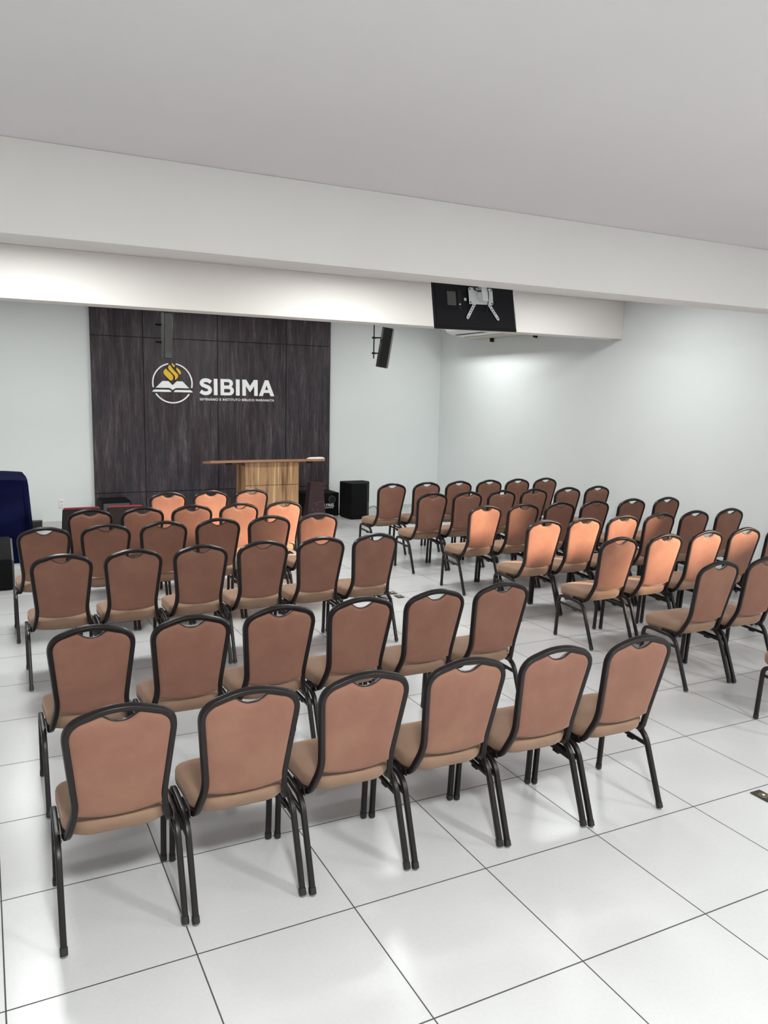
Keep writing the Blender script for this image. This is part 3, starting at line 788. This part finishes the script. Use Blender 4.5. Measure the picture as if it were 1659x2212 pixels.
# bracket: plate, arms, pole
mt_parts = []
bm = bmesh.new(); prism(bm, [(-0.075, -0.030), (0.135, -0.030), (0.145, -0.020), (0.145, 0.085), (0.135, 0.097), (-0.065, 0.097), (-0.075, 0.085)], 'y', -0.046, -0.042); mp = tvfin(bm, 'mount_plate', 'wmetal')
bm = bmesh.new()
for x_, z_ in ((-0.063, -0.018), (0.133, -0.018), (-0.063, 0.083), (0.133, 0.083)): cyl(bm, (x_, -0.0475, z_), (x_, -0.0455, z_), 0.006, n=10)
tvfin(bm, 'mount_hole', 'dark', mp)
for a, b in (((-0.02, -0.02), (-0.095, -0.135)), ((0.105, -0.02), (0.185, -0.135))):
    av, bv = Vector(a), Vector(b); dd = (bv - av).normalized(); nn = Vector((-dd.y, dd.x)) * 0.012
    bm = bmesh.new(); prism(bm, [tuple(av + nn), tuple(av - nn), tuple(bv - nn), tuple(bv - nn * .4 + dd * .012), tuple(bv + nn * .4 + dd * .012), tuple(bv + nn)], 'y', -0.041, -0.037)
    ar = tvfin(bm, 'mount_arm', 'wmetal')
    bm = bmesh.new()
    for tt in (0.18, 0.35, 0.52, 0.66, 0.95): 
        p = av + (bv - av) * tt; cyl(bm, (p.x, -0.0425, p.y), (p.x, -0.0405, p.y), 0.0045, n=8)
    tvfin(bm, 'arm_hole', 'dark', ar)
bm = bmesh.new(); box(bm, 0.012, 0.066, -0.100, -0.046, -0.018, 0.115, bev=0.006); box(bm, 0.0, 0.078, -0.075, -0.046, 0.02, 0.075, bev=0.004); tvfin(bm, 'tilt_joint', 'wmetal')
bm = bmesh.new(); cyl(bm, (0.042, -0.075, 0.10), (0.042, -0.075, CEIL_Z - TVC[2]), 0.022, n=20); cyl(bm, (0.042, -0.075, CEIL_Z - TVC[2] - 0.02), (0.042, -0.075, CEIL_Z - TVC[2]), 0.07, n=24); finish(bm, 'ceiling_pole', 'wmetal', tv)
bm = bmesh.new(); sweep(bm, fillet([(0.085, -0.050, -0.075), (0.090, -0.060, -0.01), (0.075, -0.085, 0.05), (0.045, -0.11, 0.10), (0.02, -0.10, 0.14)], 0.04), rrect(.007, .007, .003, 2), (1, 0, 0)); finish(bm, 'cable', 'cord', tv)
bm = bmesh.new()
for k in range(3):
    n_ = 24; c0 = Vector((-0.012 + 0.004 * k, -0.062 - 0.006 * k, 0.098 - 0.003 * k))
    sweep(bm, [c0 + Vector((0.038 * math.cos(2 * math.pi * i / n_), 0.004 * math.sin(4 * math.pi * i / n_), 0.022 * math.sin(2 * math.pi * i / n_))) for i in range(n_)], rrect(.006, .006, .0025, 2), (0, 1, 0))
finish(bm, 'cable_coil', 'cord', tv)

# ------------------------------------------------------------------ air conditioner on the right wall
ac = thing('air_conditioner', 'long white air conditioner under the ceiling along the right wall, behind the television', 'air conditioner', (7.11, 7.48, 2.82))
Y0, Y1 = -0.90, 0.84
prof = [(0.0, 0.0), (-0.30, 0.018), (-0.555, 0.062), (-0.625, 0.135), (-0.625, 0.278), (0.0, 0.278)]
bm = bmesh.new(); prism(bm, prof, 'y', Y0, Y1)
bmesh.ops.bevel(bm, geom=bm.edges[:], offset=0.008, segments=2, affect='EDGES'); finish(bm, 'body', 'plastic', ac)
bm = bmesh.new(); prism(bm, [(-0.03, -0.002), (-0.29, 0.0135), (-0.29, 0.0105), (-0.03, -0.005)], 'y', Y0 + .05, Y1 - .05); finish(bm, 'intake_grille', 'beige', ac)
bm = bmesh.new(); prism(bm, [(-0.42, 0.0365), (-0.46, 0.0435), (-0.46, 0.0405), (-0.42, 0.0335)], 'y', Y0 + .06, Y1 - .06); finish(bm, 'outlet_slot', 'dark', ac)
for yy, zz, nm in ((7.88, 2.805, 'wall bracket below the air conditioner, larger and nearer the corner'), (6.80, 2.815, 'small black wall bracket farther from the corner, right of the television')):
    o = thing('wall_bracket', 'black ' + nm if not nm.startswith('small') else nm, 'bracket', (7.11, yy, zz), 0, 'black brackets on the right wall')
    boxobj('arm', 'black', (-0.05, 0.0, -0.02, 0.02, -0.045, 0.012), o, bev=0.003)
    boxobj('wall_plate', 'black', (-0.006, 0.0, -0.025, 0.025, -0.05, 0.014), o, bev=0.001)

# ------------------------------------------------------------------ floor outlet covers
def plate(label, x0, y0, w_=0.070, h_=0.102):
    t = thing('floor_outlet_cover', label, 'outlet', (x0 + w_ / 2, y0 + h_ / 2, 0), 0, 'floor outlet covers')
    boxobj('plate', 'plate', (-w_ / 2, w_ / 2, -h_ / 2, h_ / 2, 0, 0.006), t, bev=0.002)
    bm = bmesh.new(); cyl(bm, (0, 0, 0.005), (0, 0, 0.0085), 0.026, 0.024, 24); cap = finish(bm, 'lid', 'brass', t)
    bm = bmesh.new(); cyl(bm, (0, 0, 0.0083), (0, 0, 0.0095), 0.007, n=12); finish(bm, 'screw', 'wmetal', cap)
plate('dark floor outlet cover in the aisle, nearest right of its group of four', 3.505, 4.015)
plate('dark floor outlet cover in the aisle, far right of its group of four', 3.505, 4.163)
plate('dark floor outlet cover in the aisle, near left of its group of four', 3.372, 4.015)
plate('dark floor outlet cover in the aisle, far left of its group of four', 3.372, 4.163)
plate('dark floor outlet cover at the right picture edge, larger in view', 3.366, -0.127)
plate('dark floor outlet cover just cut off by the right picture edge', 3.505, -0.127)
